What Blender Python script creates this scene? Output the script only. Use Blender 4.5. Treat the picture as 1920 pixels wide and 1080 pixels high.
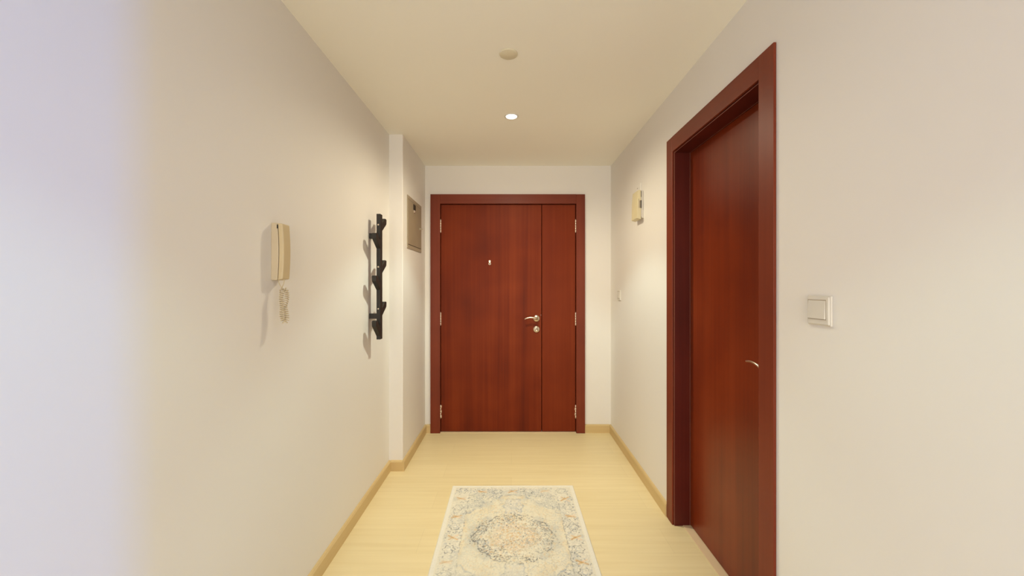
import bpy, bmesh, math, random
import numpy as np
from mathutils import Vector, Matrix

for o in list(bpy.data.objects):
    bpy.data.objects.remove(o, do_unlink=True)
S = bpy.context.scene
C = S.collection
EYE = 1.32          # camera height
CEIL = 2.41         # ceiling height
PI = math.pi

# ------------------------------------------------------------------ camera
cam = bpy.data.cameras.new('camera')
cam.sensor_fit = 'HORIZONTAL'; cam.sensor_width = 36.0
cam.lens = 36.0 * 720 / 1920
cam.shift_x = 1.0 / 1920; cam.shift_y = -3.0 / 1920
cam.clip_start = 0.02
cam_o = bpy.data.objects.new('camera', cam); C.objects.link(cam_o)
cam_o.location = (0, 0, EYE); cam_o.rotation_euler = (PI / 2, 0, 0)
S.camera = cam_o

# ------------------------------------------------------------------ world / exposure
S.view_settings.view_transform = 'Standard'
S.view_settings.look = 'None'
S.view_settings.exposure = 0.0
S.view_settings.gamma = 1.0
S.view_settings.use_curve_mapping = False
w = bpy.data.worlds.new('world'); S.world = w; w.use_nodes = True
w.node_tree.nodes['Background'].inputs[0].default_value = (0.55, 0.68, 0.95, 1)
w.node_tree.nodes['Background'].inputs[1].default_value = 0.05

def area_light(name, loc, rot, sx, sy, power, col):
    l = bpy.data.lights.new(name, 'AREA'); l.shape = 'RECTANGLE'
    l.size = sx; l.size_y = sy; l.energy = power; l.color = col
    o = bpy.data.objects.new(name, l); C.objects.link(o)
    o.location = loc; o.rotation_euler = rot
    return o
def spot_light(name, loc, power, col, angle, blend, radius):
    l = bpy.data.lights.new(name, 'SPOT'); l.energy = power; l.color = col
    l.spot_size = math.radians(angle); l.spot_blend = blend; l.shadow_soft_size = radius
    o = bpy.data.objects.new(name, l); C.objects.link(o); o.location = loc
    return o
# lamp powers (W) as RGB triples: power = max, colour = triple / max
POW = {
    'beam1': (27, 33.5, 30), 'spill1': (50, 45, 33), 'core1': (50, 43, 29),
    'core2': (16, 19, 28), 'beam2': (11, 15.5, 12.5), 'spill2': (0.1, 0.1, 0.07),
    'lamp3': (9, 12, 20), 'strip': (1, 15, 58), 'hall': (68, 62, 53),
}
def rgb(k):
    p = max(max(POW[k]), 1e-6); return p, tuple(c / p for c in POW[k])
LAMPS = [(0.0, 2.46), (0.0, 0.38), (0.0, -1.75)]
for k, (lx, ly) in enumerate(LAMPS):
    if k < 2:
        spot_light('downlight_core', (lx, ly, CEIL - 0.02), *rgb('core%d' % (k + 1)), 62, 1.0, 0.022)
    if k < 2:
        spot_light('downlight_beam', (lx, ly, CEIL - 0.02), *rgb('beam%d' % (k + 1)), 98, 0.35, 0.022)
        spot_light('downlight_spill', (lx, ly, CEIL - 0.02), *rgb('spill%d' % (k + 1)), 168, 0.7, 0.045)
    else:
        spot_light('downlight_spill', (lx, ly, CEIL - 0.02), *rgb('lamp3'), 150, 0.8, 0.022)
# daylight through the narrow window of the side room (right of and behind the camera)
p_, c_ = rgb('strip')
area_light('window_daylight', (3.30, -0.29, 1.35), (0, PI / 2, 0), 2.1, 0.16, p_, c_)
# added warm fill from the unseen hall end behind the camera
p_, c_ = rgb('hall')
area_light('hall_fill', (0.0, -2.93, 1.35), (PI / 2, 0, 0), 1.3, 1.5, p_, c_)

# ------------------------------------------------------------------ materials
def new_mat(name):
    m = bpy.data.materials.new(name); m.use_nodes = True
    nt = m.node_tree; b = nt.nodes['Principled BSDF']
    return m, nt, b
def N(nt, t, **kw):
    n = nt.nodes.new(t)
    for k, v in kw.items():
        if k in n.inputs.keys(): n.inputs[k].default_value = v
        else: setattr(n, k, v)
    return n
def L(nt, a, b): nt.links.new(a, b)

def plain(name, col, rough=0.5, metal=0.0, emit=None, bump=0):
    m, nt, b = new_mat(name)
    b.inputs['Roughness'].default_value = rough; b.inputs['Metallic'].default_value = metal
    tc = N(nt, 'ShaderNodeTexCoord'); nz = N(nt, 'ShaderNodeTexNoise', Scale=9.0, Detail=3.0)
    L(nt, tc.outputs['Object'], nz.inputs['Vector'])
    cr = N(nt, 'ShaderNodeValToRGB')
    cr.color_ramp.elements[0].position = 0.3; cr.color_ramp.elements[1].position = 0.7
    cr.color_ramp.elements[0].color = (*[c * 0.95 for c in col], 1)
    cr.color_ramp.elements[1].color = (*col, 1)
    L(nt, nz.outputs['Fac'], cr.inputs['Fac']); L(nt, cr.outputs['Color'], b.inputs['Base Color'])
    if bump:
        n2 = N(nt, 'ShaderNodeTexNoise', Scale=160.0, Detail=4.0)
        L(nt, tc.outputs['Object'], n2.inputs['Vector'])
        bp = N(nt, 'ShaderNodeBump', Strength=bump, Distance=0.002)
        L(nt, n2.outputs['Fac'], bp.inputs['Height']); L(nt, bp.outputs['Normal'], b.inputs['Normal'])
    if emit:
        b.inputs['Emission Color'].default_value = (*emit[0], 1)
        b.inputs['Emission Strength'].default_value = emit[1]
    return m

def wood(name, dark, mid, light, axis='Z', rough=0.35, scale=1.0, coat=0.25, spec=0.5):
    """streaky veneer, grain running along axis"""
    m, nt, b = new_mat(name)
    tc = N(nt, 'ShaderNodeTexCoord'); mp = N(nt, 'ShaderNodeMapping')
    sc = {'X': (0.35, 14, 14), 'Y': (14, 0.35, 14), 'Z': (14, 14, 0.35)}[axis]
    mp.inputs['Scale'].default_value = [s * scale for s in sc]
    L(nt, tc.outputs['Object'], mp.inputs['Vector'])
    n1 = N(nt, 'ShaderNodeTexNoise', Scale=1.0, Detail=5.0, Roughness=0.6, Distortion=0.25)
    L(nt, mp.outputs['Vector'], n1.inputs['Vector'])
    mp2 = N(nt, 'ShaderNodeMapping')
    sc2 = {'X': (1.2, 90, 90), 'Y': (90, 1.2, 90), 'Z': (90, 90, 1.2)}[axis]
    mp2.inputs['Scale'].default_value = [s * scale for s in sc2]
    L(nt, tc.outputs['Object'], mp2.inputs['Vector'])
    n2 = N(nt, 'ShaderNodeTexNoise', Scale=1.0, Detail=3.0, Roughness=0.5)
    L(nt, mp2.outputs['Vector'], n2.inputs['Vector'])
    n3 = N(nt, 'ShaderNodeTexNoise', Scale=2.2, Detail=2.0)
    L(nt, tc.outputs['Object'], n3.inputs['Vector'])
    a1 = N(nt, 'ShaderNodeMath', operation='MULTIPLY_ADD'); a1.inputs[1].default_value = 0.18
    L(nt, n2.outputs['Fac'], a1.inputs[0])
    a0 = N(nt, 'ShaderNodeMath', operation='MULTIPLY'); a0.inputs[1].default_value = 0.45
    L(nt, n1.outputs['Fac'], a0.inputs[0]); L(nt, a0.outputs[0], a1.inputs[2])
    a2 = N(nt, 'ShaderNodeMath', operation='MULTIPLY_ADD'); a2.inputs[1].default_value = 0.37
    L(nt, n3.outputs['Fac'], a2.inputs[0]); L(nt, a1.outputs[0], a2.inputs[2])
    cr = N(nt, 'ShaderNodeValToRGB'); e = cr.color_ramp.elements
    e[0].position = 0.36; e[0].color = (*dark, 1); e[1].position = 0.64; e[1].color = (*light, 1)
    k = e.new(0.5); k.color = (*mid, 1)
    L(nt, a2.outputs[0], cr.inputs['Fac']); L(nt, cr.outputs['Color'], b.inputs['Base Color'])
    b.inputs['Roughness'].default_value = rough; b.inputs['Specular IOR Level'].default_value = spec
    b.inputs['Coat Weight'].default_value = coat; b.inputs['Coat Roughness'].default_value = rough * 0.7
    bp = N(nt, 'ShaderNodeBump', Strength=0.06, Distance=0.001)
    L(nt, n2.outputs['Fac'], bp.inputs['Height']); L(nt, bp.outputs['Normal'], b.inputs['Normal'])
    return m

def floor_mat():
    m, nt, b = new_mat('pale_oak_floor')
    tc = N(nt, 'ShaderNodeTexCoord')
    br = N(nt, 'ShaderNodeTexBrick')
    br.offset = 0.37; br.offset_frequency = 2; br.squash = 1.0
    br.inputs['Scale'].default_value = 1.0
    br.inputs['Brick Width'].default_value = 1.28; br.inputs['Row Height'].default_value = 0.19
    br.inputs['Mortar Size'].default_value = 0.0012; br.inputs['Mortar Smooth'].default_value = 0.3
    br.inputs['Bias'].default_value = 0.0
    br.inputs['Color1'].default_value = (0.79, 0.655, 0.385, 1)
    br.inputs['Color2'].default_value = (0.82, 0.685, 0.41, 1)
    br.inputs['Mortar'].default_value = (0.73, 0.60, 0.355, 1)
    L(nt, tc.outputs['Object'], br.inputs['Vector'])
    mp = N(nt, 'ShaderNodeMapping'); mp.inputs['Scale'].default_value = (1.6, 38, 1)
    L(nt, tc.outputs['Object'], mp.inputs['Vector'])
    nz = N(nt, 'ShaderNodeTexNoise', Scale=1.0, Detail=6.0, Roughness=0.6, Distortion=0.4)
    L(nt, mp.outputs['Vector'], nz.inputs['Vector'])
    cr = N(nt, 'ShaderNodeValToRGB'); e = cr.color_ramp.elements
    e[0].position = 0.3; e[0].color = (0.94, 0.92, 0.88, 1); e[1].position = 0.62; e[1].color = (1, 1, 1, 1)
    L(nt, nz.outputs['Fac'], cr.inputs['Fac'])
    mx = N(nt, 'ShaderNodeMix', data_type='RGBA', blend_type='MULTIPLY'); mx.inputs[0].default_value = 1
    L(nt, br.outputs['Color'], mx.inputs[6]); L(nt, cr.outputs['Color'], mx.inputs[7])
    L(nt, mx.outputs[2], b.inputs['Base Color'])
    b.inputs['Roughness'].default_value = 0.42
    return m

def paint(name, col):
    m, nt, b = new_mat(name)
    b.inputs['Roughness'].default_value = 0.62
    tc = N(nt, 'ShaderNodeTexCoord')
    n0 = N(nt, 'ShaderNodeTexNoise', Scale=1.3, Detail=2.0); L(nt, tc.outputs['Object'], n0.inputs['Vector'])
    cr = N(nt, 'ShaderNodeValToRGB'); e = cr.color_ramp.elements
    e[0].position = 0.3; e[0].color = (*[c * 0.985 for c in col], 1); e[1].position = 0.7; e[1].color = (*col, 1)
    L(nt, n0.outputs['Fac'], cr.inputs['Fac']); L(nt, cr.outputs['Color'], b.inputs['Base Color'])
    n1 = N(nt, 'ShaderNodeTexNoise', Scale=5.0, Detail=5.0); L(nt, tc.outputs['Object'], n1.inputs['Vector'])
    bp = N(nt, 'ShaderNodeBump', Strength=0.05, Distance=0.01)
    L(nt, n1.outputs['Fac'], bp.inputs['Height']); L(nt, bp.outputs['Normal'], b.inputs['Normal'])
    return m

M = {}
M['wall'] = paint('wall_paint', (0.82, 0.785, 0.74))
M['ceiling'] = paint('ceiling_paint', (0.95, 0.915, 0.82))
M['floor'] = floor_mat()
M['skirt'] = wood('oak_skirting', (0.58, 0.42, 0.19), (0.64, 0.47, 0.225), (0.69, 0.52, 0.26), 'X', 0.5, 0.5, 0.05)
M['skirt_y'] = wood('oak_skirting_long', (0.58, 0.42, 0.19), (0.64, 0.47, 0.225), (0.69, 0.52, 0.26), 'Y', 0.5, 0.5, 0.05)
M['leaf'] = wood('mahogany_leaf', (0.100, 0.015, 0.006), (0.165, 0.024, 0.0065), (0.220, 0.037, 0.009), 'Z', 0.45, 0.55, 0.0, 0.10)
M['leaf_side'] = wood('mahogany_side_leaf', (0.13, 0.016, 0.005), (0.185, 0.026, 0.006), (0.225, 0.036, 0.009), 'Z', 0.33, 0.7, 0.0, 0.35)
M['leaf2'] = wood('mahogany_narrow_leaf', (0.155, 0.022, 0.006), (0.18, 0.027, 0.007), (0.215, 0.035, 0.009), 'Z', 0.45, 0.7, 0.0, 0.10)
M['casing'] = wood('mahogany_casing', (0.15, 0.025, 0.010), (0.185, 0.032, 0.012), (0.215, 0.040, 0.016), 'Z', 0.42, 0.8, 0.0, 0.25)
M['casing_h'] = wood('mahogany_head', (0.15, 0.025, 0.010), (0.185, 0.032, 0.012), (0.215, 0.040, 0.016), 'X', 0.42, 0.8, 0.0, 0.25)
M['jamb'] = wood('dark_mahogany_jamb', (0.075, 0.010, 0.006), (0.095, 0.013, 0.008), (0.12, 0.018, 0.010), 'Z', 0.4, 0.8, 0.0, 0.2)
M['bead'] = plain('edge_highlight_and_chip', (0.25, 0.085, 0.055), 0.4)  # lighter wood tone for the painted jamb edge highlight and the door chip
M['sill'] = plain('pale_threshold', (0.74, 0.55, 0.35), 0.45)
M['metal'] = plain('satin_nickel', (0.70, 0.60, 0.48), 0.28, 1.0)
M['bright'] = plain('bright_hinge_metal', (0.86, 0.74, 0.60), 0.3, 0.7)
M['dark'] = plain('dark_gap', (0.03, 0.02, 0.012), 0.6)
M['black'] = plain('black_stained_wood', (0.016, 0.013, 0.010), 0.5, bump=0.1)
M['cream'] = plain('aged_cream_plastic', (0.62, 0.50, 0.30), 0.42)
M['cream_base'] = plain('aged_cream_base', (0.60, 0.50, 0.345), 0.45)
M['cord'] = plain('aged_cord_plastic', (0.60, 0.50, 0.33), 0.45)
M['white_pl'] = plain('white_plastic', (0.71, 0.665, 0.59), 0.45)
M['chime'] = plain('ivory_plastic', (0.69, 0.60, 0.38), 0.45)
M['panel'] = plain('grey_beige_enamel', (0.40, 0.33, 0.235), 0.45)
M['panel_d'] = plain('grey_beige_enamel_door', (0.36, 0.29, 0.20), 0.45)
M['cover'] = plain('beige_cover_plastic', (0.76, 0.69, 0.52), 0.5)
M['trimring'] = plain('white_trim_ring', (0.80, 0.76, 0.70), 0.4)
M['lens'] = plain('lamp_lens', (1, 0.97, 0.9), 0.5, emit=((1.0, 0.95, 0.86), 14.0))
M['glass'] = plain('window_daylight_pane', (0.8, 0.85, 0.95), 0.3, emit=((0.6, 0.75, 1.0), 1.0))

# ------------------------------------------------------------------ mesh helpers
def add_box(bm, x0, x1, y0, y1, z0, z1, bev=0.0, seg=2, mi=0):
    t = bmesh.new()
    bmesh.ops.create_cube(t, size=1.0)
    for v in t.verts:
        v.co = Vector(((x0 + x1) / 2 + v.co.x * (x1 - x0), (y0 + y1) / 2 + v.co.y * (y1 - y0), (z0 + z1) / 2 + v.co.z * (z1 - z0)))
    if bev > 0:
        bmesh.ops.bevel(t, geom=t.edges[:], offset=bev, segments=seg, profile=0.5, affect='EDGES')
    join(bm, t, mi)
def join(bm, t, mi=0, mat=None):
    if mat is not None: bmesh.ops.transform(t, matrix=mat, verts=t.verts[:])
    bmesh.ops.recalc_face_normals(t, faces=t.faces[:])
    vm = {}
    for v in t.verts: vm[v] = bm.verts.new(v.co)
    for f in t.faces:
        try:
            g = bm.faces.new([vm[v] for v in f.verts]); g.material_index = mi; g.smooth = f.smooth
        except ValueError: pass
    t.free()
def add_prism(bm, pts, lo, hi, axis='Z', bev=0.0, seg=2, mi=0):
    """polygon pts extruded along axis; for Z pts=(x,y); for Y pts=(x,z); for X pts=(y,z)"""
    def P(p, h):
        return {'Z': (p[0], p[1], h), 'Y': (p[0], h, p[1]), 'X': (h, p[0], p[1])}[axis]
    t = bmesh.new()
    a = [t.verts.new(P(p, lo)) for p in pts]; b = [t.verts.new(P(p, hi)) for p in pts]
    n = len(pts)
    t.faces.new(a[::-1]); t.faces.new(b)
    for i in range(n): t.faces.new((a[i], a[(i + 1) % n], b[(i + 1) % n], b[i]))
    bmesh.ops.recalc_face_normals(t, faces=t.faces[:])
    if bev > 0:
        bmesh.ops.bevel(t, geom=t.edges[:], offset=bev, segments=seg, profile=0.5, affect='EDGES')
    join(bm, t, mi)
def add_lathe(bm, prof, loc, axis='Z', n=40, mi=0):
    """prof = [(r,h),...] revolved; h runs along axis direction (tuple vector allowed)"""
    d = axis if isinstance(axis, Vector) else {'Z': Vector((0, 0, 1)), 'X': Vector((1, 0, 0)), 'Y': Vector((0, 1, 0))}[axis]
    q = Vector((0, 0, 1)).rotation_difference(Vector(d)).to_matrix().to_4x4()
    t = bmesh.new(); rings = []
    for r, h in prof:
        if r < 1e-6: rings.append([t.verts.new((0, 0, h))])
        else: rings.append([t.verts.new((r * math.cos(2 * PI * k / n), r * math.sin(2 * PI * k / n), h)) for k in range(n)])
    for a, b in zip(rings, rings[1:]):
        for k in range(n):
            k2 = (k + 1) % n
            if len(a) == 1 and len(b) == 1: continue
            if len(a) == 1: f = t.faces.new((a[0], b[k], b[k2]))
            elif len(b) == 1: f = t.faces.new((a[k], a[k2], b[0]))
            else: f = t.faces.new((a[k], a[k2], b[k2], b[k]))
            f.smooth = True
    join(bm, t, mi, Matrix.Translation(Vector(loc)) @ q)
def add_tube(bm, pts, rad, n=8, mi=0, flat=None):
    pts = [Vector(p) for p in pts]
    rs = rad if isinstance(rad, (list, tuple)) else [rad] * len(pts)
    t = bmesh.new(); rings = []
    tang = [(pts[min(i + 1, len(pts) - 1)] - pts[max(i - 1, 0)]).normalized() for i in range(len(pts))]
    ref = Vector((0, 0, 1)) if abs(tang[0].z) < 0.9 else Vector((1, 0, 0))
    nrm = (ref - tang[0] * ref.dot(tang[0])).normalized()
    for i, p in enumerate(pts):
        nrm = (nrm - tang[i] * nrm.dot(tang[i]))
        nrm = nrm.normalized() if nrm.length > 1e-8 else tang[i].orthogonal().normalized()
        bn = tang[i].cross(nrm)
        fx = flat or 1.0
        rings.append([t.verts.new(p + nrm * rs[i] * math.cos(2 * PI * k / n) + bn * rs[i] * fx * math.sin(2 * PI * k / n)) for k in range(n)])
    for a, b in zip(rings, rings[1:]):
        for k in range(n):
            f = t.faces.new((a[k], a[(k + 1) % n], b[(k + 1) % n], b[k])); f.smooth = True
    t.faces.new(rings[0][::-1]); t.faces.new(rings[-1])
    join(bm, t, mi)
def spline(pts, n=10):
    pts = [Vector(p) for p in pts]; out = []
    P = [pts[0]] + pts + [pts[-1]]
    for i in range(1, len(P) - 2):
        for k in range(n):
            t = k / n; a, b, c, d = P[i - 1], P[i], P[i + 1], P[i + 2]
            out.append(0.5 * ((2 * b) + (c - a) * t + (2 * a - 5 * b + 4 * c - d) * t * t + (3 * b - a - 3 * c + d) * t ** 3))
    out.append(pts[-1]); return out

WORLD = {}
def empty(name, loc, label=None, cat=None, kind=None, group=None):
    o = bpy.data.objects.new(name, None); C.objects.link(o); o.location = loc
    o.empty_display_size = 0.1; WORLD[o.name] = Vector(loc)
    if label: o['label'] = label
    if cat: o['category'] = cat
    if kind: o['kind'] = kind
    if group: o['group'] = group
    return o
def obj(name, bm, mats, parent=None, label=None, cat=None, kind=None, origin=None):
    """vertices are given in world space; the mesh is re-centred on its origin and parented"""
    me = bpy.data.meshes.new(name)
    if origin is None:
        co = [v.co for v in bm.verts]
        origin = Vector((sum(c.x for c in co), sum(c.y for c in co), sum(c.z for c in co))) / max(1, len(co)) if parent else Vector((0, 0, 0))
    origin = Vector(origin)
    for v in bm.verts: v.co -= origin
    bm.to_mesh(me); bm.free()
    for m in (mats if isinstance(mats, (list, tuple)) else [mats]): me.materials.append(m)
    o = bpy.data.objects.new(name, me); C.objects.link(o)
    if parent:
        o.parent = parent; o.location = origin - WORLD[parent.name]
    else: o.location = origin
    WORLD[o.name] = origin.copy()
    if label: o['label'] = label
    if cat: o['category'] = cat
    if kind: o['kind'] = kind
    return o
def BM(): return bmesh.new()

# ------------------------------------------------------------------ key planes
XL, XL2, YSTEP = -0.878, -0.780, 2.755   # left wall, its thicker far stretch, the step between
XR = 0.898                               # right wall
YB = 3.470                               # wall with the entrance door
YN = -3.0                                # wall behind the camera

# floor and ceiling
bm = BM(); add_box(bm, -1.05, 3.45, YN - 0.15, 3.75, -0.10, 0.0)
obj('floor', bm, M['floor'], label='pale yellowish oak plank floor', kind='structure')
bm = BM(); add_box(bm, -1.05, 3.45, YN - 0.15, 3.75, CEIL, CEIL + 0.10)
obj('ceiling', bm, M['ceiling'], label='plain cream painted ceiling', kind='structure')
# left wall with its step
bm = BM()
add_prism(bm, [(-1.05, YN), (XL, YN), (XL, YSTEP), (XL2 - 0.004, YSTEP), (XL2, YSTEP + 0.004), (XL2, YB), (-1.05, YB)], 0, CEIL)
obj('wall_left', bm, M['wall'], label='cream left wall that steps in near the entrance door', kind='structure')
# back wall around the entrance door
OX0, OX1, OZ = -0.662, 0.603, 2.086
bm = BM()
add_prism(bm, [(-1.05, 0), (OX0, 0), (OX0, OZ), (OX1, OZ), (OX1, 0), (1.10, 0), (1.10, CEIL), (-1.05, CEIL)], YB, YB + 0.18, 'Y')
obj('wall_back', bm, M['wall'], label='cream wall around the entrance double door', kind='structure')
# right wall with the side door opening
DY0, DY1 = 1.381, 2.124
bm = BM()
add_prism(bm, [(0.39, 0), (DY0 - 0.02, 0), (DY0 - 0.02, OZ), (DY1 + 0.02, OZ), (DY1 + 0.02, 0), (YB, 0), (YB, CEIL), (0.39, CEIL)], XR, XR + 0.20, 'X')
obj('wall_right', bm, M['wall'], label='cream right wall holding the side door', kind='structure')
# off-camera shell: room to the right of and behind the camera
bm = BM(); add_box(bm, XR + 0.20, 3.45, 0.39, 0.54, 0, CEIL)
obj('wall_side_room', bm, M['wall'], kind='structure')
bm = BM()
add_box(bm, -1.05, -0.65, YN - 0.15, YN, 0, CEIL); add_box(bm, 0.65, 3.45, YN - 0.15, YN, 0, CEIL)
add_box(bm, -0.65, 0.65, YN - 0.15, YN, 0, 0.6); add_box(bm, -0.65, 0.65, YN - 0.15, YN, 2.1, CEIL)
obj('wall_behind', bm, M['wall'], kind='structure')
bm = BM()
add_box(bm, 3.31, 3.45, YN, -0.38, 0, CEIL); add_box(bm, 3.31, 3.45, -0.20, 0.39, 0, CEIL)
add_box(bm, 3.31, 3.45, -0.38, -0.20, 0, 0.3); add_box(bm, 3.31, 3.45, -0.38, -0.20, 2.39, CEIL)
obj('wall_far_right', bm, M['wall'], kind='structure')

# ------------------------------------------------------------------ skirting
HB = 0.075
def skirt_profile(bm, p0, p1, nrm, t=0.015, h=HB):
    """board from p0 to p1 (xy) on a wall whose room-side normal is nrm"""
    p0 = Vector(p0); p1 = Vector(p1); n = Vector(nrm)
    prof = [(0, 0), (t, 0), (t, h - 0.010), (t - 0.006, h - 0.002), (0, h)]
    tb = bmesh.new()
    A = [tb.verts.new((p0.x + n.x * a, p0.y + n.y * a, b)) for a, b in prof]
    B = [tb.verts.new((p1.x + n.x * a, p1.y + n.y * a, b)) for a, b in prof]
    k = len(prof); tb.faces.new(A); tb.faces.new(B[::-1])
    for i in range(k): tb.faces.new((A[i], B[i], B[(i + 1) % k], A[(i + 1) % k]))
    join(bm, tb)
bm = BM()
skirt_profile(bm, (XL, YN), (XL, YSTEP - 0.0), (1, 0))
skirt_profile(bm, (XL2, YSTEP - 0.015), (XL2, YB), (1, 0))
obj('baseboard_left', bm, M['skirt_y'], label='pale oak skirting board along the left wall', kind='structure')
bm = BM()
skirt_profile(bm, (XL + 0.015, YSTEP), (XL2, YSTEP), (0, -1))
obj('baseboard_left_step', bm, M['skirt'], label='short oak skirting piece across the step of the left wall', kind='structure')
bm = BM()
skirt_profile(bm, (XL2 + 0.015, YB), (-0.7285, YB), (0, -1))
skirt_profile(bm, (0.6615, YB), (XR - 0.015, YB), (0, -1))
obj('baseboard_back', bm, M['skirt'], label='pale oak skirting board either side of the entrance door', kind='structure')
bm = BM()
skirt_profile(bm, (XR, 2.2015), (XR, YB), (-1, 0)); skirt_profile(bm, (XR, 0.39), (XR, 1.3005), (-1, 0))
obj('baseboard_right', bm, M['skirt_y'], label='pale oak skirting board along the right wall', kind='structure')

# ------------------------------------------------------------------ entrance double door
d1 = empty('door_1', (-0.034, YB, 0), 'reddish mahogany entrance double door with one wide and one narrow leaf', kind='structure')
YC = 3.447
CX0, CX1, CZ = -0.728, 0.661, 2.148
IX0, IX1, IZ = -0.6416, 0.583, 2.064
bm = BM()
add_box(bm, CX0, IX0, YC, YB - 0.0005, 0, CZ, 0.0015)
add_box(bm, IX1, CX1, YC, YB - 0.0005, 0, CZ, 0.003)
add_box(bm, IX0 + 0.0002, IX1 - 0.0002, YC + 0.0004, YB - 0.0005, IZ, CZ, 0.0008, mi=1)
add_box(bm, IX0 - 0.019, IX0, YB, YB + 0.17, 0, OZ - 0.001, mi=0)
add_box(bm, IX1, IX1 + 0.019, YB, YB + 0.17, 0, OZ - 0.001, mi=0)
add_box(bm, IX0, IX1, YB, YB + 0.17, IZ, OZ - 0.001, mi=1)
# stops behind the leaves
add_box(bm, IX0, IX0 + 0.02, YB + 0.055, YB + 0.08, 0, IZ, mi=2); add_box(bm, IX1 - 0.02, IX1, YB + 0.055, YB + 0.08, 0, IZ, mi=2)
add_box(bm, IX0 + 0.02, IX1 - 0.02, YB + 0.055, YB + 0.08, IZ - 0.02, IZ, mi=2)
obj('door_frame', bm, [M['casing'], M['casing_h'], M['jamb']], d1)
bm = BM(); add_box(bm, IX0, IX1, YB - 0.008, YB + 0.15, 0, 0.004, 0.001)
obj('threshold', bm, M['sill'], d1, label='pale threshold strip under the entrance door')
YF = 3.476
SEAM = 0.274
bm = BM(); add_box(bm, IX0 + 0.004, SEAM - 0.003, YF, YF + 0.045, 0.008, IZ - 0.004, 0.0015)
leafA = obj('door_leaf', bm, M['leaf'], d1, label='wide mahogany leaf with handle, lock and peephole')
bm = BM(); add_box(bm, SEAM + 0.003, IX1 - 0.005, YF, YF + 0.045, 0.008, IZ - 0.004, 0.0015)
add_box(bm, SEAM - 0.020, SEAM + 0.020, YF + 0.0455, YF + 0.053, 0.008, IZ - 0.004)
leafB = obj('door_leaf', bm, M['leaf2'], d1, label='narrow mahogany leaf without handle')

def hinge(parent, x, zc, h=0.113, pinned=False):
    bm = BM(); n = 5; r = 0.0062 if not pinned else 0.0064
    y = YF - 0.004
    for k in range(n):
        z0 = zc - h / 2 + k * h / n
        add_lathe(bm, [(0, 0.0), (r * 0.85, 0.0), (r, 0.0012), (r, h / n - 0.0022), (r * 0.85, h / n - 0.0012), (0, h / n - 0.0012)], (x, y, z0), 'Z', 14)
        if pinned: add_box(bm, x - 0.009 if k % 2 else x, x if k % 2 else x + 0.009, y + 0.001, y + 0.004, z0 + 0.001, z0 + h / n - 0.001)
    add_lathe(bm, [(0, 0), (r * 0.7, 0.0005), (r * 0.5, 0.004), (0, 0.005)], (x, y, zc + h / 2), 'Z', 12)
    add_lathe(bm, [(0, 0), (r * 0.7, -0.0005), (r * 0.5, -0.004), (0, -0.005)], (x, y, zc - h / 2), 'Z', 12)
    return obj('hinge', bm, M['bright'], parent)
for zc, pin in ((1.866, 0), (1.026, 0), (0.188, 1)):
    hinge(leafA, IX0 + 0.001, zc, pinned=pin); hinge(leafB, IX1 - 0.002, zc, pinned=pin)

# lever handle
hx, hz = 0.226, EYE - 60 * YF / 720
bm = BM()
add_lathe(bm, [(0, 0), (0.029, 0), (0.029, 0.006), (0.026, 0.009), (0.013, 0.010), (0.011, 0.014), (0.010, 0.040), (0, 0.040)], (hx, YF, hz), Vector((0, -1, 0)), 36)
lev = spline([(hx, YF - 0.036, hz), (hx - 0.006, YF - 0.047, hz + 0.003), (hx - 0.030, YF - 0.050, hz + 0.010), (hx - 0.065, YF - 0.050, hz + 0.011), (hx - 0.095, YF - 0.050, hz + 0.004), (hx - 0.108, YF - 0.049, hz - 0.004)], 8)
add_tube(bm, lev, [0.0095 - 0.0045 * i / (len(lev) - 1) for i in range(len(lev))], 12)
obj('lever_handle', bm, M['metal'], leafA, label='satin nickel lever handle')
bm = BM(); ez = hz - 0.098
add_lathe(bm, [(0, 0), (0.029, 0), (0.029, 0.006), (0.026, 0.009), (0, 0.009)], (hx, YF, ez), Vector((0, -1, 0)), 36)
add_lathe(bm, [(0, 0), (0.0075, 0), (0.0075, 0.004), (0, 0.0045)], (hx, YF - 0.009, ez + 0.004), Vector((0, -1, 0)), 20)
add_box(bm, hx - 0.0055, hx + 0.0055, YF - 0.0128, YF - 0.009, ez - 0.016, ez + 0.002, 0.001)
add_box(bm, hx - 0.0012, hx + 0.0012, YF - 0.0142, YF - 0.009, ez - 0.004, ez + 0.010, mi=1)
add_box(bm, hx - 0.0088, hx - 0.0062, YF - 0.0095, YF - 0.009, ez - 0.014, ez + 0.010, mi=1)
add_box(bm, hx + 0.0062, hx + 0.0088, YF - 0.0095, YF - 0.009, ez - 0.014, ez + 0.010, mi=1)
obj('lock_cylinder', bm, [M['metal'], M['dark']], leafA, label='round nickel keyhole plate')
# peephole with its swivel cover
px, pz = -0.197, EYE + 44 * YF / 720
bm = BM()
add_lathe(bm, [(0, 0), (0.0115, 0), (0.0115, 0.003), (0.006, 0.004), (0.006, 0.002), (0, 0.002)], (px, YF, pz - 0.008), Vector((0, -1, 0)), 24)
add_box(bm, px - 0.009, px + 0.009, YF - 0.005, YF - 0.001, pz + 0.002, pz + 0.024, 0.003)
add_lathe(bm, [(0, 0), (0.0045, 0), (0, 0.0005)], (px, YF - 0.0042, pz - 0.008), Vector((0, -1, 0)), 16, mi=1)
obj('peephole', bm, [M['bright'], M['dark']], leafA)
# chipped spot on the seam by the handle
bm = BM(); add_lathe(bm, [(0, 0.0006), (0.004, 0.0005), (0.0065, 0), (0, 0)], (SEAM - 0.007, YF - 0.0001, hz + 0.03), Vector((0, -1, 0)), 9)
obj('chip_mark', bm, M['bead'], leafA)

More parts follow.
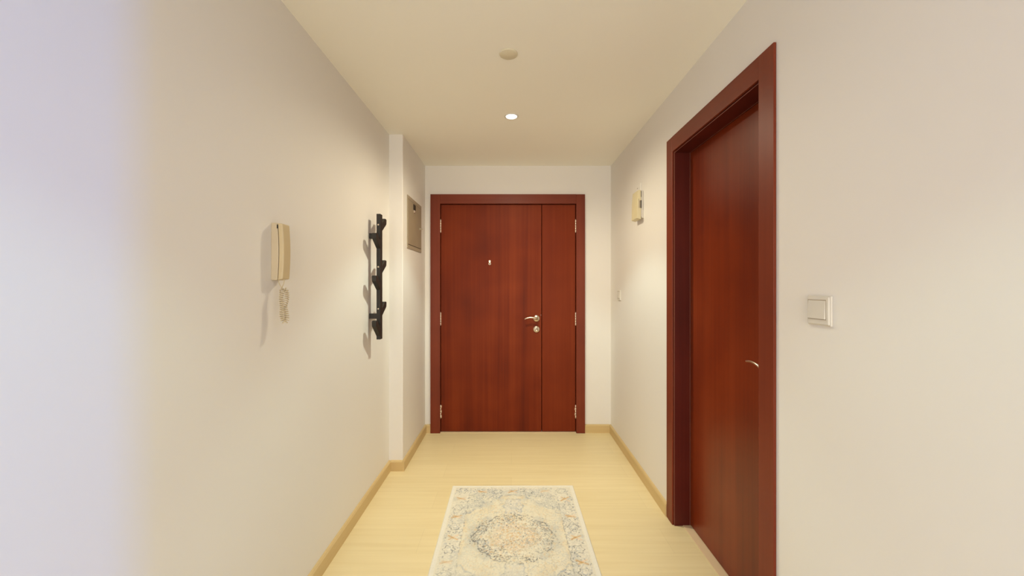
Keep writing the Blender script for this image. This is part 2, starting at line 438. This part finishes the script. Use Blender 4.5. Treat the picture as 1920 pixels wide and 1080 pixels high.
# ------------------------------------------------------------------ side door on the right
XC = 0.888
XD = 0.985
d2 = empty('door_2', (XR, (DY0 + DY1) / 2, 0), 'tall mahogany side door recessed in its casing in the right wall', kind='structure')
bm = BM()
add_box(bm, XC, XR - 0.0005, 1.301, DY0, 0, CZ, 0.0012)
add_box(bm, XC, XR - 0.0005, DY1, 2.201, 0, CZ, 0.003)
add_box(bm, XC + 0.0004, XR - 0.0005, DY0 + 0.0002, DY1 - 0.0002, IZ, CZ, 0.0008, mi=1)
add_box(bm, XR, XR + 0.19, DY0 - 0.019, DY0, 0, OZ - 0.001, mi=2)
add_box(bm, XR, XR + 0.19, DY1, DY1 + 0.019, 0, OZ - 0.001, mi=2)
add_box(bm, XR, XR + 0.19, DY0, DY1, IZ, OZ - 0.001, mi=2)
# stepped inner edge; its highlight follows as lighter strips
for y0, y1, b0, b1 in ((DY1 - 0.007, DY1, DY1 - 0.0085, DY1 - 0.007), (DY0, DY0 + 0.007, DY0 + 0.007, DY0 + 0.0085)):
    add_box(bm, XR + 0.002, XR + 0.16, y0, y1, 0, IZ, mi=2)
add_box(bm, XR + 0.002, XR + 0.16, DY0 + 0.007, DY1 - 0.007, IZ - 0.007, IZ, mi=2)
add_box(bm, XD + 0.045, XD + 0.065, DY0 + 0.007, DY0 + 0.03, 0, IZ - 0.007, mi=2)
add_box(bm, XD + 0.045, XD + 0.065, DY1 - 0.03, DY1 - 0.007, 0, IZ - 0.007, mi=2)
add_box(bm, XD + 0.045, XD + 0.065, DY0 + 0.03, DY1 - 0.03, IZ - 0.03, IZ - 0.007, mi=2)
obj('door_frame', bm, [M['casing'], wood('mahogany_head_long', (0.15, 0.025, 0.010), (0.185, 0.032, 0.012), (0.215, 0.040, 0.016), 'Y', 0.42, 0.8, 0.0, 0.25), M['jamb']], d2)
bm = BM()
add_box(bm, XR + 0.0002, XR + 0.002, DY1 - 0.0075, DY1 - 0.0005, 0.004, IZ)
add_box(bm, XR + 0.0002, XR + 0.002, DY0 + 0.007, DY1 - 0.0085, IZ - 0.0075, IZ - 0.0055)
add_box(bm, XD - 0.002, XD, DY1 - 0.0085, DY1 - 0.0065, 0.004, IZ - 0.007)
add_box(bm, XD - 0.002, XD, DY0 + 0.007, DY1 - 0.0085, IZ - 0.0085, IZ - 0.0065)
obj('edge_highlight', bm, M['bead'], d2, label='thin lighter strip standing for the edge highlight around the dark jamb')  # highlight along the jamb edges, coloured in as pale strips
bm = BM(); add_box(bm, XD + 0.001, XD + 0.043, DY0 + 0.010, DY1 - 0.0105, 0.007, IZ - 0.010, 0.001)
leafC = obj('door_leaf', bm, M['leaf_side'], d2, label='flat glossy mahogany leaf with vertical grain')
bm = BM(); add_box(bm, 0.945, XD + 0.06, DY0 + 0.0072, DY1 - 0.0072, 0, 0.004, 0.001)
obj('threshold', bm, M['sill'], d2, label='pale strip on the floor under the side door')
bm = BM(); ly, lz = 1.425, 1.000
add_lathe(bm, [(0, 0), (0.027, 0), (0.027, 0.006), (0.024, 0.009), (0.012, 0.010), (0.010, 0.050), (0, 0.050)], (XD + 0.001, ly, lz), Vector((-1, 0, 0)), 32)
lev = spline([(XD - 0.044, ly, lz), (XD - 0.053, ly + 0.004, lz + 0.008), (XD - 0.056, ly + 0.018, lz + 0.020), (XD - 0.057, ly + 0.045, lz + 0.027), (XD - 0.057, ly + 0.072, lz + 0.028), (XD - 0.056, ly + 0.096, lz + 0.024)], 8)
add_tube(bm, lev, [0.0062 - 0.0030 * i / (len(lev) - 1) for i in range(len(lev))], 12)
obj('lever_handle', bm, M['metal'], leafC, label='slim curved nickel lever handle')

# ------------------------------------------------------------------ intercom handset on the left wall
t = empty('intercom_phone', (XL, 1.425, 1.343), 'aged cream wall intercom handset with a coiled cord on the left wall', 'intercom')
Z0, Z1 = 1.343, 1.552
def arc(x0, bulge, z0, z1, n=14):
    return [(x0 + bulge * (1 - (2 * k / n - 1) ** 2), z0 + (z1 - z0) * k / n) for k in range(n + 1)]
bm = BM()
add_prism(bm, [(XL, Z0), ] + arc(-0.8555, 0.0045, Z0, Z1) + [(XL, Z1)], 1.402, 1.452, 'Y', 0.0018)
obj('base', bm, M['cream_base'], t, label='flat cream base fixed to the wall')
bm = BM()
inner = arc(-0.8535, 0.0045, Z0 + 0.001, Z1 - 0.001)
outer = arc(-0.8355, 0.0045, Z0 + 0.004, Z1 - 0.003)
add_prism(bm, inner + outer[::-1], 1.401, 1.446, 'Y', 0.0032, 3)
obj('handset', bm, M['cream'], t)
bm = BM()
mid0 = arc(-0.8565, 0.0045, Z0 + 0.006, Z1 - 0.004); mid1 = arc(-0.8525, 0.0045, Z0 + 0.006, Z1 - 0.004)
add_prism(bm, mid0 + mid1[::-1], 1.406, 1.443, 'Y')
add_box(bm, -0.8565, -0.8515, 1.4012, 1.41, Z1 - 0.020, Z1 - 0.006)
obj('dark_gap_fill', bm, M['dark'], t, label='dark fill standing for the shaded gap between handset and base')  # shade in the seam put in as a dark insert
def scr(x, y, D): return Vector(((x - 959) * D / 720, D, EYE - (y - 537) * D / 720))
path = spline([scr(523, 524, 1.412), scr(523, 530, 1.412), scr(528, 541, 1.415), scr(528.5, 547, 1.410), scr(527.5, 560, 1.408), scr(529, 575, 1.408), scr(528.5, 590, 1.406), scr(531, 601, 1.407),
               scr(535, 604, 1.413), scr(538, 597, 1.420), scr(536.5, 584, 1.422), scr(534.5, 574, 1.422), scr(537.5, 561, 1.421), scr(537.5, 549, 1.420), scr(534.5, 543, 1.418), scr(528.5, 541, 1.420), scr(532, 531, 1.418), scr(533, 523.5, 1.418)], 16)
s = [0.0]
for a, b in zip(path, path[1:]): s.append(s[-1] + (b - a).length)
tot = s[-1]; pts = []; K = 1500; j = 0
lastn = Vector((0, 1, 0))
for i in range(K + 1):
    q = tot * i / K
    while j < len(s) - 2 and s[j + 1] < q: j += 1
    f = (q - s[j]) / max(1e-9, s[j + 1] - s[j]); p = path[j].lerp(path[j + 1], f)
    tg = (path[min(j + 2, len(path) - 1)] - path[max(j - 1, 0)]).normalized()
    lastn = (lastn - tg * lastn.dot(tg)).normalized(); bn = tg.cross(lastn)
    amp = 0.0066 * min(1, max(0, (q - 0.030) / 0.012)) * min(1, max(0, (tot - 0.038 - q) / 0.012))
    ph = 2 * PI * q / 0.0078
    pts.append(p + lastn * amp * math.cos(ph) + bn * amp * math.sin(ph))
bm = BM(); add_tube(bm, pts, 0.0017, 6)
obj('coiled_cord', bm, M['cord'], t)

# ------------------------------------------------------------------ black vertical coat rack
t = empty('coat_rack', (XL, 2.385, 0.993), 'black wooden coat rack hung upright on the left wall with slanted pegs', 'coat rack')
bm = BM(); add_box(bm, -0.831, -0.807, 2.362, 2.402, 0.993, 1.767, 0.002)
obj('rail', bm, M['black'], t)
for z in (1.632, 1.136):
    bm = BM(); add_box(bm, XL, -0.831, 2.367, 2.397, z - 0.016, z + 0.016, 0.001)
    obj('wall_spacer', bm, M['black'], t)
for k, z in enumerate((1.700, 1.440, 1.182)):
    bm = BM()
    add_lathe(bm, [(0, 0), (0.0052, 0), (0.0045, 0.0016), (0, 0.002)], (-0.8195, 2.362, z), Vector((0, -1, 0)), 14)
    obj('screw', bm, M['bright'], t, label='small bright screw head')
def peg(sy, zroot, ztip):
    # square-section peg slanting up and sideways from the rail
    bm = BM(); y0 = 2.382 + sy * 0.012
    y1 = 2.382 + sy * 0.094
    hw = 0.013
    pr = [(y0, zroot - 0.012), (y1, ztip - 0.034), (y1 + sy * 0.004, ztip - 0.006), (y1 - sy * 0.004, ztip), (y1 - sy * 0.026, ztip), (y0, zroot + 0.034)]
    add_prism(bm, pr, -0.8318, -0.8062, 'X', 0.0015)
    obj('peg', bm, M['black'], t)
for zt, zr in ((1.640, 1.560), (1.385, 1.305), (1.115, 1.020)): peg(-1, zr, zt)
for zt, zr in ((1.752, 1.675), (1.487, 1.412), (1.222, 1.147)): peg(1, zr, zt)

# ------------------------------------------------------------------ electrical panel
t = empty('electrical_panel', (XL2, 3.085, 1.607), 'flat grey beige electrical panel cover on the left wall beside the entrance door', 'electrical panel')
ya, yb, za, zb = 2.865, 3.300, 1.607, 2.006
bm = BM()
add_box(bm, XL2, XL2 + 0.006, ya, yb, za, zb, 0.0015)
obj('cover_frame', bm, M['panel'], t)
bm = BM(); add_box(bm, XL2 + 0.0062, XL2 + 0.009, ya + 0.012, yb - 0.030, za + 0.032, zb - 0.030, 0.001)
pd = obj('panel_door', bm, M['panel_d'], t)
bm = BM(); add_box(bm, XL2 + 0.0062, XL2 + 0.0075, ya + 0.010, yb - 0.028, za + 0.0290, za + 0.0315)
obj('door_gap', bm, M['dark'], t, label='thin dark gap line along the panel door')
bm = BM(); add_box(bm, XL2 + 0.0062, XL2 + 0.0072, ya + 0.010, yb - 0.028, zb - 0.0295, zb - 0.0275)
obj('door_gap', bm, M['dark'], t, label='thin dark gap line along the panel door')
bm = BM(); yl = 3.045
add_box(bm, XL2 + 0.0085, XL2 + 0.014, yl - 0.030, yl + 0.030, zb - 0.082, zb - 0.040, 0.001)
obj('latch', bm, M['dark'], pd, label='small dark latch')
bm = BM(); add_box(bm, XL2 + 0.0085, XL2 + 0.016, yl - 0.014, yl + 0.018, zb - 0.104, zb - 0.084, 0.002)
obj('latch_tab', bm, M['bright'], pd, label='bright metal latch tab')
bm = BM()
add_lathe(bm, [(0, 0), (0.012, 0), (0.011, 0.006), (0.004, 0.007), (0.0035, 0.026), (0, 0.026)], (XL2 + 0.009, 3.225, 1.800), 'X', 16)
obj('screw_knob', bm, M['panel'], pd)

# ------------------------------------------------------------------ doorbell chime on the right wall
t = empty('doorbell_chime', (XR, 2.68, 1.79), 'ivory plastic chime box high on the right wall', 'door chime')
ca, cb = 2.610, 2.725
bm = BM(); add_prism(bm, [(XR - 0.017, 1.800), (XR - 0.013, 1.787), (XR, 1.785), (XR, 1.972), (XR - 0.017, 1.972)], ca, cb, 'Y', 0.002)
obj('base_plate', bm, M['white_pl'], t)
bm = BM(); add_prism(bm, [(XR - 0.046, 1.784), (XR - 0.0185, 1.776), (XR - 0.0185, 1.975), (XR - 0.038, 1.975), (XR - 0.044, 1.90)], ca - 0.004, cb, 'Y', 0.0025)
body = obj('housing', bm, M['chime'], t)
bm = BM()
add_box(bm, XR - 0.0195, XR - 0.0160, ca - 0.0045, ca + 0.001, 1.928, 1.968)
add_box(bm, XR - 0.0225, XR - 0.0160, ca - 0.0055, ca + 0.001, 1.852, 1.905)
add_box(bm, XR - 0.034, XR - 0.0325, ca - 0.0048, ca, 1.903, 1.915)
obj('speaker_slot', bm, M['dark'], t, label='dark slot in the side of the chime')
bm = BM(); add_box(bm, XR - 0.034, XR - 0.0228, ca - 0.0052, ca, 1.853, 1.903, 0.0005)
obj('side_window', bm, M['panel'], t, label='grey recessed side panel')
bm = BM(); add_box(bm, XR - 0.007, XR, 2.650, 2.760, 1.975, 2.036, 0.003)
mp_ = obj('mounting_plate', bm, M['wall'], t, label='plate above the chime painted like the wall')
bm = BM(); add_lathe(bm, [(0, 0), (0.005, 0), (0.004, 0.0015), (0, 0.0015)], (XR - 0.007, 2.715, 2.012), Vector((-1, 0, 0)), 12)
obj('screw', bm, M['panel'], mp_)

# ------------------------------------------------------------------ light switches
def light_switch(y0, y1, z0, z1, label):
    t = empty('light_switch', (XR, (y0 + y1) / 2, z0), label, 'light switch', group='square light switches on the right wall')
    bm = BM()
    add_box(bm, XR - 0.006, XR, y0, y1, z0, z1, 0.0018)
    add_box(bm, XR - 0.0105, XR - 0.004, y0 + 0.003, y1 - 0.003, z0 + 0.003, z1 - 0.003, 0.003, 3)
    obj('plate', bm, M['white_pl'], t)
    ym, zm = (y0 + y1) / 2 + 0.004, (z0 + z1) / 2
    bm = BM(); add_box(bm, XR - 0.0108, XR - 0.009, ym - 0.0345, ym + 0.0315, zm - 0.0255, zm + 0.0315)
    obj('rocker_gap', bm, M['panel_d'], t, label='thin darker gap around the rocker')
    bm = BM()
    add_prism(bm, [(XR - 0.0095, zm - 0.0240), (XR - 0.0150, zm - 0.0235), (XR - 0.0112, zm + 0.0295), (XR - 0.0095, zm + 0.0295)], ym - 0.0330, ym + 0.0300, 'Y', 0.0006)
    obj('rocker', bm, M['white_pl'], t)
light_switch(1.072, 1.156, 1.207, 1.293, 'white square light switch on the right wall in front of the side door')
light_switch(3.140, 3.226, 1.205, 1.290, 'faint white light switch in the far right corner beside the entrance door')

# ------------------------------------------------------------------ ceiling fittings
def downlight(x, y, label):
    t = empty('downlight', (x, y, CEIL), label, 'ceiling light')
    bm = BM(); add_lathe(bm, [(0.036, 0), (0.046, 0), (0.0455, -0.003), (0.040, -0.005), (0.035, -0.004), (0.033, -0.001), (0.036, 0)], (x, y, CEIL), 'Z', 48)
    obj('trim_ring', bm, M['trimring'], t)
    bm = BM(); add_lathe(bm, [(0, -0.0035), (0.030, -0.003), (0.0345, -0.001), (0.0345, 0)], (x, y, CEIL), 'Z', 48)
    obj('lens', bm, M['lens'], t, label='glowing white lens')
downlight(LAMPS[0][0], LAMPS[0][1], 'small round recessed downlight glowing in the ceiling before the entrance door')
bm = BM(); R0 = 0.0425
add_lathe(bm, [(0, -0.006), (R0 - 0.004, -0.006), (R0, -0.004), (R0, -0.001), (R0 - 0.003, 0), (0, 0)], (-0.014, 1.798, CEIL), 'Z', 56)
o = obj('ceiling_cover_plate', bm, M['cover'], origin=(-0.014, 1.798, CEIL), label='unlit round beige cover plate on the ceiling nearer than the glowing downlight', cat='cover plate')

# ------------------------------------------------------------------ patterned rug
def vnoise(x, y, seed):
    rs = np.random.RandomState(seed); G = rs.rand(256, 256)
    xi = np.floor(x).astype(int); yi = np.floor(y).astype(int); fx = x - xi; fy = y - yi
    fx = fx * fx * (3 - 2 * fx); fy = fy * fy * (3 - 2 * fy)
    g = lambda a, b: G[a % 256, b % 256]
    return (g(xi, yi) * (1 - fx) + g(xi + 1, yi) * fx) * (1 - fy) + (g(xi, yi + 1) * (1 - fx) + g(xi + 1, yi + 1) * fx) * fy
def sstep(a, b, x):
    t = np.clip((x - a) / (b - a), 0, 1); return t * t * (3 - 2 * t)
def make_rug():
    W, H = 0.795, 1.04; cx, cy = 0.013, 2.012; step = 0.0025
    nx, ny = int(W / step) + 1, int(H / step) + 1
    xs = np.linspace(-W / 2, W / 2, nx); ys = np.linspace(-H / 2, H / 2, ny)
    X, Y = np.meshgrid(xs, ys)
    rs = np.random.RandomState(5)
    PX = X + 0.010 * (vnoise(X * 30 + 70, Y * 30 + 20, 91) - 0.5) + 0.006 * (vnoise(X * 70 + 70, Y * 70 + 20, 92) - 0.5)
    PY = Y + 0.010 * (vnoise(X * 30 + 10, Y * 30 + 90, 93) - 0.5) + 0.006 * (vnoise(X * 70 + 10, Y * 70 + 90, 94) - 0.5)
    AX, AY = np.abs(PX), np.abs(PY)
    col = np.zeros((ny, nx, 3)); col[:] = (0.76, 0.70, 0.555)
    def blend(mask, c):
        nonlocal col
        m = np.clip(mask, 0, 1)[..., None]; col = col * (1 - m) + np.array(c) * m
    GREY = (0.50, 0.50, 0.47); LAV = (0.66, 0.63, 0.60); DARK = (0.075, 0.085, 0.10); BLUE = (0.30, 0.34, 0.40)
    ORG = (0.66, 0.39, 0.12); PEACH = (0.80, 0.58, 0.38); OLIVE = (0.52, 0.46, 0.28); IV = (0.84, 0.79, 0.66)
    dx = W / 2 - np.abs(X); dy = H / 2 - np.abs(Y); de0 = np.minimum(dx, dy); de = de0 + (np.minimum(W / 2 - AX, H / 2 - AY) - de0) * sstep(0.02, 0.06, de0)           # distance from the edges
    border = sstep(0.028, 0.034, de) * (1 - sstep(0.120, 0.126, de))
    field = sstep(0.120, 0.126, de)
    blend(border * 0.28, LAV)
    # soft colour clouds, mirrored
    n = vnoise(AX * 14 + 3, AY * 14 + 9, 1); blend(sstep(0.55, 0.8, n) * 0.45, GREY)
    n = vnoise(AX * 18 + 30, AY * 18 + 4, 2); blend(sstep(0.6, 0.85, n) * 0.5 * field, (0.74, 0.62, 0.42))
    # corner pieces of the field: scalloped diagonal edge
    fx, fy = (W / 2 - 0.125) - AX, (H / 2 - 0.125) - AY
    ca = fx / 0.225 + fy / 0.185 + 0.11 * np.sin(fx * 70) * np.cos(fy * 52)
    corner = (ca < 1) & (field > 0.5)
    blend(corner * 0.16, GREY)
    cedge = np.exp(-((ca - 1) / 0.035) ** 2) * field
    # medallion
    r = np.hypot(PX / 0.205, PY / 0.190); th = np.arctan2(PY, PX)
    rl = r / (1 + 0.035 * np.cos(12 * th) + 0.03 * np.cos(4 * th))
    med = rl < 1
    blend(med * 0.14, GREY); blend(np.exp(-((rl - 0.45) / 0.16) ** 2) * 0.45, PEACH); blend((rl < 0.2) * 0.35, PEACH)
    blend(np.exp(-((rl - 0.72) / 0.05) ** 2) * 0.5, IV)
    medge = np.exp(-((rl - 1) / 0.022) ** 2)
    # pendants at the ends of the medallion
    pr = np.hypot(X / 0.055, (AY - 0.275) / 0.085); pr = pr / (1 + 0.12 * np.cos(6 * np.arctan2(AY - 0.275, AX)))
    blend((pr < 1) * 0.45, LAV); pedge = np.exp(-((pr - 1) / 0.09) ** 2)
    # winding filigree: thin contour lines of mirrored noise
    def lines(sc, seed, wd, mask, c, amt, asym=0.0):
        q = vnoise(AX * sc + 11 + asym * (X > 0), AY * sc + 7 + asym * (Y > 0), seed) * 0.62 + vnoise(AX * sc * 2.1 + 5, AY * sc * 2.1 + 2, seed + 40) * 0.38
        blend(np.exp(-((q - 0.5) / wd) ** 2) * mask * amt, c)
    dens = corner * 1.0 + med * 1.0 + border * 0.9 + (pr < 1) * 0.8
    lines(48, 11, 0.045, np.clip(dens, 0, 1), IV, 0.75)
    lines(60, 12, 0.030, np.clip(dens, 0, 1), (0.38, 0.38, 0.37), 0.55)
    lines(30, 13, 0.020, field * (1 - corner) * (~med), GREY, 0.7)
    lines(42, 17, 0.018, field * (1 - corner) * (~med), (0.42, 0.43, 0.40), 0.5)
    lines(24, 14, 0.020, field * (1 - corner), (0.66, 0.52, 0.30), 0.55)
    lines(52, 15, 0.020, med * sstep(0.35, 0.6, vnoise(X * 22, Y * 22, 61)), ORG, 0.5)
    # dotted / broken dark outlines
    brk = sstep(0.42, 0.6, vnoise(X * 75 + 60, Y * 75 + 60, 21))
    blend(cedge * 0.75 * (0.35 + 0.65 * brk), BLUE); blend(medge * 0.7 * brk, DARK); blend(pedge * 0.5 * brk, BLUE)
    inl = np.exp(-((de - 0.123) / 0.0022) ** 2); blend(inl * brk * 0.55, DARK)
    blend(np.exp(-((rl - 0.58) / 0.03) ** 2) * brk * 0.5, OLIVE)
    # speckle of knots: random little dots, denser where ornament is dense
    def dots(cnt, mask, c, rad, amt, cx0=None):
        nonlocal col
        k = 0; tries = 0
        while k < cnt and tries < cnt * 40:
            tries += 1
            i = rs.randint(4, ny - 4); jx = rs.randint(4, nx - 4)
            if rs.rand() > mask[i, jx]: continue
            k += 1; R = rad * rs.uniform(0.6, 1.3); e = int(R / step) + 2
            sl = (slice(max(0, i - e), i + e + 1), slice(max(0, jx - e), jx + e + 1))
            a = rs.rand() * PI; ddx = X[sl] - X[i, jx]; ddy = Y[sl] - Y[i, jx]
            u = ddx * math.cos(a) + ddy * math.sin(a); v = -ddx * math.sin(a) + ddy * math.cos(a)
            m = (np.exp(-(u / R) ** 2 - (v / (R * 0.5)) ** 2) * amt)[..., None]
            col[sl] = col[sl] * (1 - m) + np.array(c) * m
    cl = sstep(0.3, 0.75, vnoise(X * 20 + 80, Y * 20 + 80, 31)); d = np.clip(dens, 0, 1)
    ring = np.exp(-((rl - 0.88) / 0.14) ** 2)
    dots(1100, d * cl, BLUE, 0.0045, 0.7); dots(760, d * cl * 0.9 * (de > 0.036), DARK, 0.0036, 0.95)
    dots(520, ring, DARK, 0.0040, 0.9); dots(700, d * (de > 0.036), IV, 0.0045, 0.9)
    dots(330, med * np.exp(-(rl / 0.62) ** 2), ORG, 0.0045, 0.75); dots(120, med * 1.0, DARK, 0.003, 0.8)
    dots(380, field * (1 - d), GREY, 0.0045, 0.65); dots(160, field * (1 - d), (0.70, 0.45, 0.20), 0.0045, 0.6)
    # border flowers: slanted orange lilies alternating with dark rosettes, on all four sides
    def stroke(x0, y0, x1, y1, wd, c, amt):
        L2 = (x1 - x0) ** 2 + (y1 - y0) ** 2
        tt = np.clip(((X - x0) * (x1 - x0) + (Y - y0) * (y1 - y0)) / L2, 0, 1)
        dd = np.hypot(X - x0 - tt * (x1 - x0), Y - y0 - tt * (y1 - y0)); blend(np.exp(-(dd / wd) ** 2) * amt, c)
    spots = []; jit = np.random.RandomState(3)
    for k in range(-2, 3):
        for sx in (-1, 1): spots.append((sx * (W / 2 - 0.076), k * 0.178 + 0.0, k))
    for k in (-1, 0, 1):
        for sy in (-1, 1): spots.append((k * 0.2 + 0.1 * (k != 0) * 0, sy * (H / 2 - 0.076), k + 1))
    for (a, b, k) in spots:
        sg = 1 if (k % 2 == 0) else -1
        sg *= 1 if a > 0 else -1
        a += jit.uniform(-0.006, 0.006); b += jit.uniform(-0.012, 0.012); sg *= jit.uniform(0.5, 1.6)
        stroke(a - 0.024, b - sg * 0.012, a - 0.002, b + sg * 0.002, 0.0060, ORG, 0.8); stroke(a - 0.004, b - sg * 0.001, a + 0.026, b + sg * 0.013, 0.0050, ORG, 0.75)
        stroke(a - 0.018, b + sg * 0.013, a + 0.002, b, 0.005, ORG, 0.6)
        stroke(a + 0.004, b - sg * 0.004, a + 0.026, b - sg * 0.016, 0.004, PEACH, 0.8)
        stroke(a - 0.022, b - sg * 0.010, a + 0.004, b + sg * 0.004, 0.0022, (0.35, 0.2, 0.1), 0.6)
        # rosette half way to the next flower
        vertical = abs(a) > 0.3
        ox, oy = (a, b + 0.089) if vertical else (a + 0.1, b)
        if abs(oy) > H / 2 - 0.03 or abs(ox) > W / 2 - 0.03: continue
        q = np.hypot(X - ox, (Y - oy)); tq = np.arctan2(Y - oy, X - ox)
        for R in (0.012, 0.027):
            mk = np.exp(-((q - R * (1 + 0.16 * np.cos(6 * tq))) / 0.0026) ** 2) * (0.35 + 0.65 * brk)
            blend(mk * 0.75, DARK if R > 0.02 else BLUE)
        blend(np.exp(-(q / 0.009) ** 2) * 0.7, IV)
    # worn, faded patches
    fade = sstep(0.5, 0.85, vnoise(X * 9 + 50, Y * 9 + 50, 77)) * 0.40; blend(fade * (de > 0.03), (0.76, 0.71, 0.57))
    blend(1 - sstep(0.024, 0.030, de), (0.79, 0.75, 0.655))
    col *= (1 + (rs.rand(ny, nx, 1) - 0.5) * 0.10)
    # geometry
    pile = 0.0085 + 0.0008 * rs.rand(ny, nx) + 0.0010 * (vnoise(X * 6 + 9, Y * 6 + 9, 3) - 0.5)
    Z = pile * np.sqrt(np.clip(de0 / 0.006, 0.0, 1)) + 0.0008
    ang = math.radians(0.7); ca_, sa_ = math.cos(ang), math.sin(ang)
    WX = cx + X * ca_ - Y * sa_; WY = cy + X * sa_ + Y * ca_
    top = np.stack([X.ravel(), Y.ravel(), Z.ravel()], 1)
    verts = [tuple(v) for v in top]; idx = np.arange(nx * ny).reshape(ny, nx)
    faces = np.stack([idx[:-1, :-1].ravel(), idx[:-1, 1:].ravel(), idx[1:, 1:].ravel(), idx[1:, :-1].ravel()], 1).tolist()
    # underside rim
    rim = list(idx[0, :]) + list(idx[1:, -1]) + list(idx[-1, -2::-1]) + list(idx[-2:0:-1, 0])
    base = len(verts)
    for i in rim: verts.append((verts[i][0], verts[i][1], 0.0))
    nrm = len(rim)
    for k in range(nrm):
        k2 = (k + 1) % nrm; faces.append([base + k, base + k2, int(rim[k2]), int(rim[k])])
    faces.append([base + k for k in range(nrm)][::-1])
    me = bpy.data.meshes.new('rug'); me.from_pydata(verts, [], faces)
    ca2 = me.color_attributes.new('woven_pattern', 'FLOAT_COLOR', 'POINT')
    arr = np.ones((len(verts), 4), dtype=np.float32); arr[:base, :3] = np.clip(col.reshape(-1, 3), 0, 1)
    arr[base:, :3] = (0.7, 0.66, 0.55)
    ca2.data.foreach_set('color', arr.ravel())
    m, nt, b = new_mat('woven_rug')
    at = N(nt, 'ShaderNodeAttribute', attribute_name='woven_pattern')
    L(nt, at.outputs['Color'], b.inputs['Base Color']); b.inputs['Roughness'].default_value = 0.95
    b.inputs['Sheen Weight'].default_value = 0.15
    tc = N(nt, 'ShaderNodeTexCoord'); nz = N(nt, 'ShaderNodeTexNoise', Scale=420.0, Detail=2.0)
    L(nt, tc.outputs['Object'], nz.inputs['Vector'])
    bp = N(nt, 'ShaderNodeBump', Strength=0.4, Distance=0.002)
    L(nt, nz.outputs['Fac'], bp.inputs['Height']); L(nt, bp.outputs['Normal'], b.inputs['Normal'])
    me.materials.append(m)
    o = bpy.data.objects.new('rug', me); C.objects.link(o); o.location = (cx, cy, 0.0); o.rotation_euler = (0, 0, ang * 0.6)
    o['label'] = 'cream rug with faded grey, blue and orange medallion pattern on the floor'; o['category'] = 'rug'
make_rug()
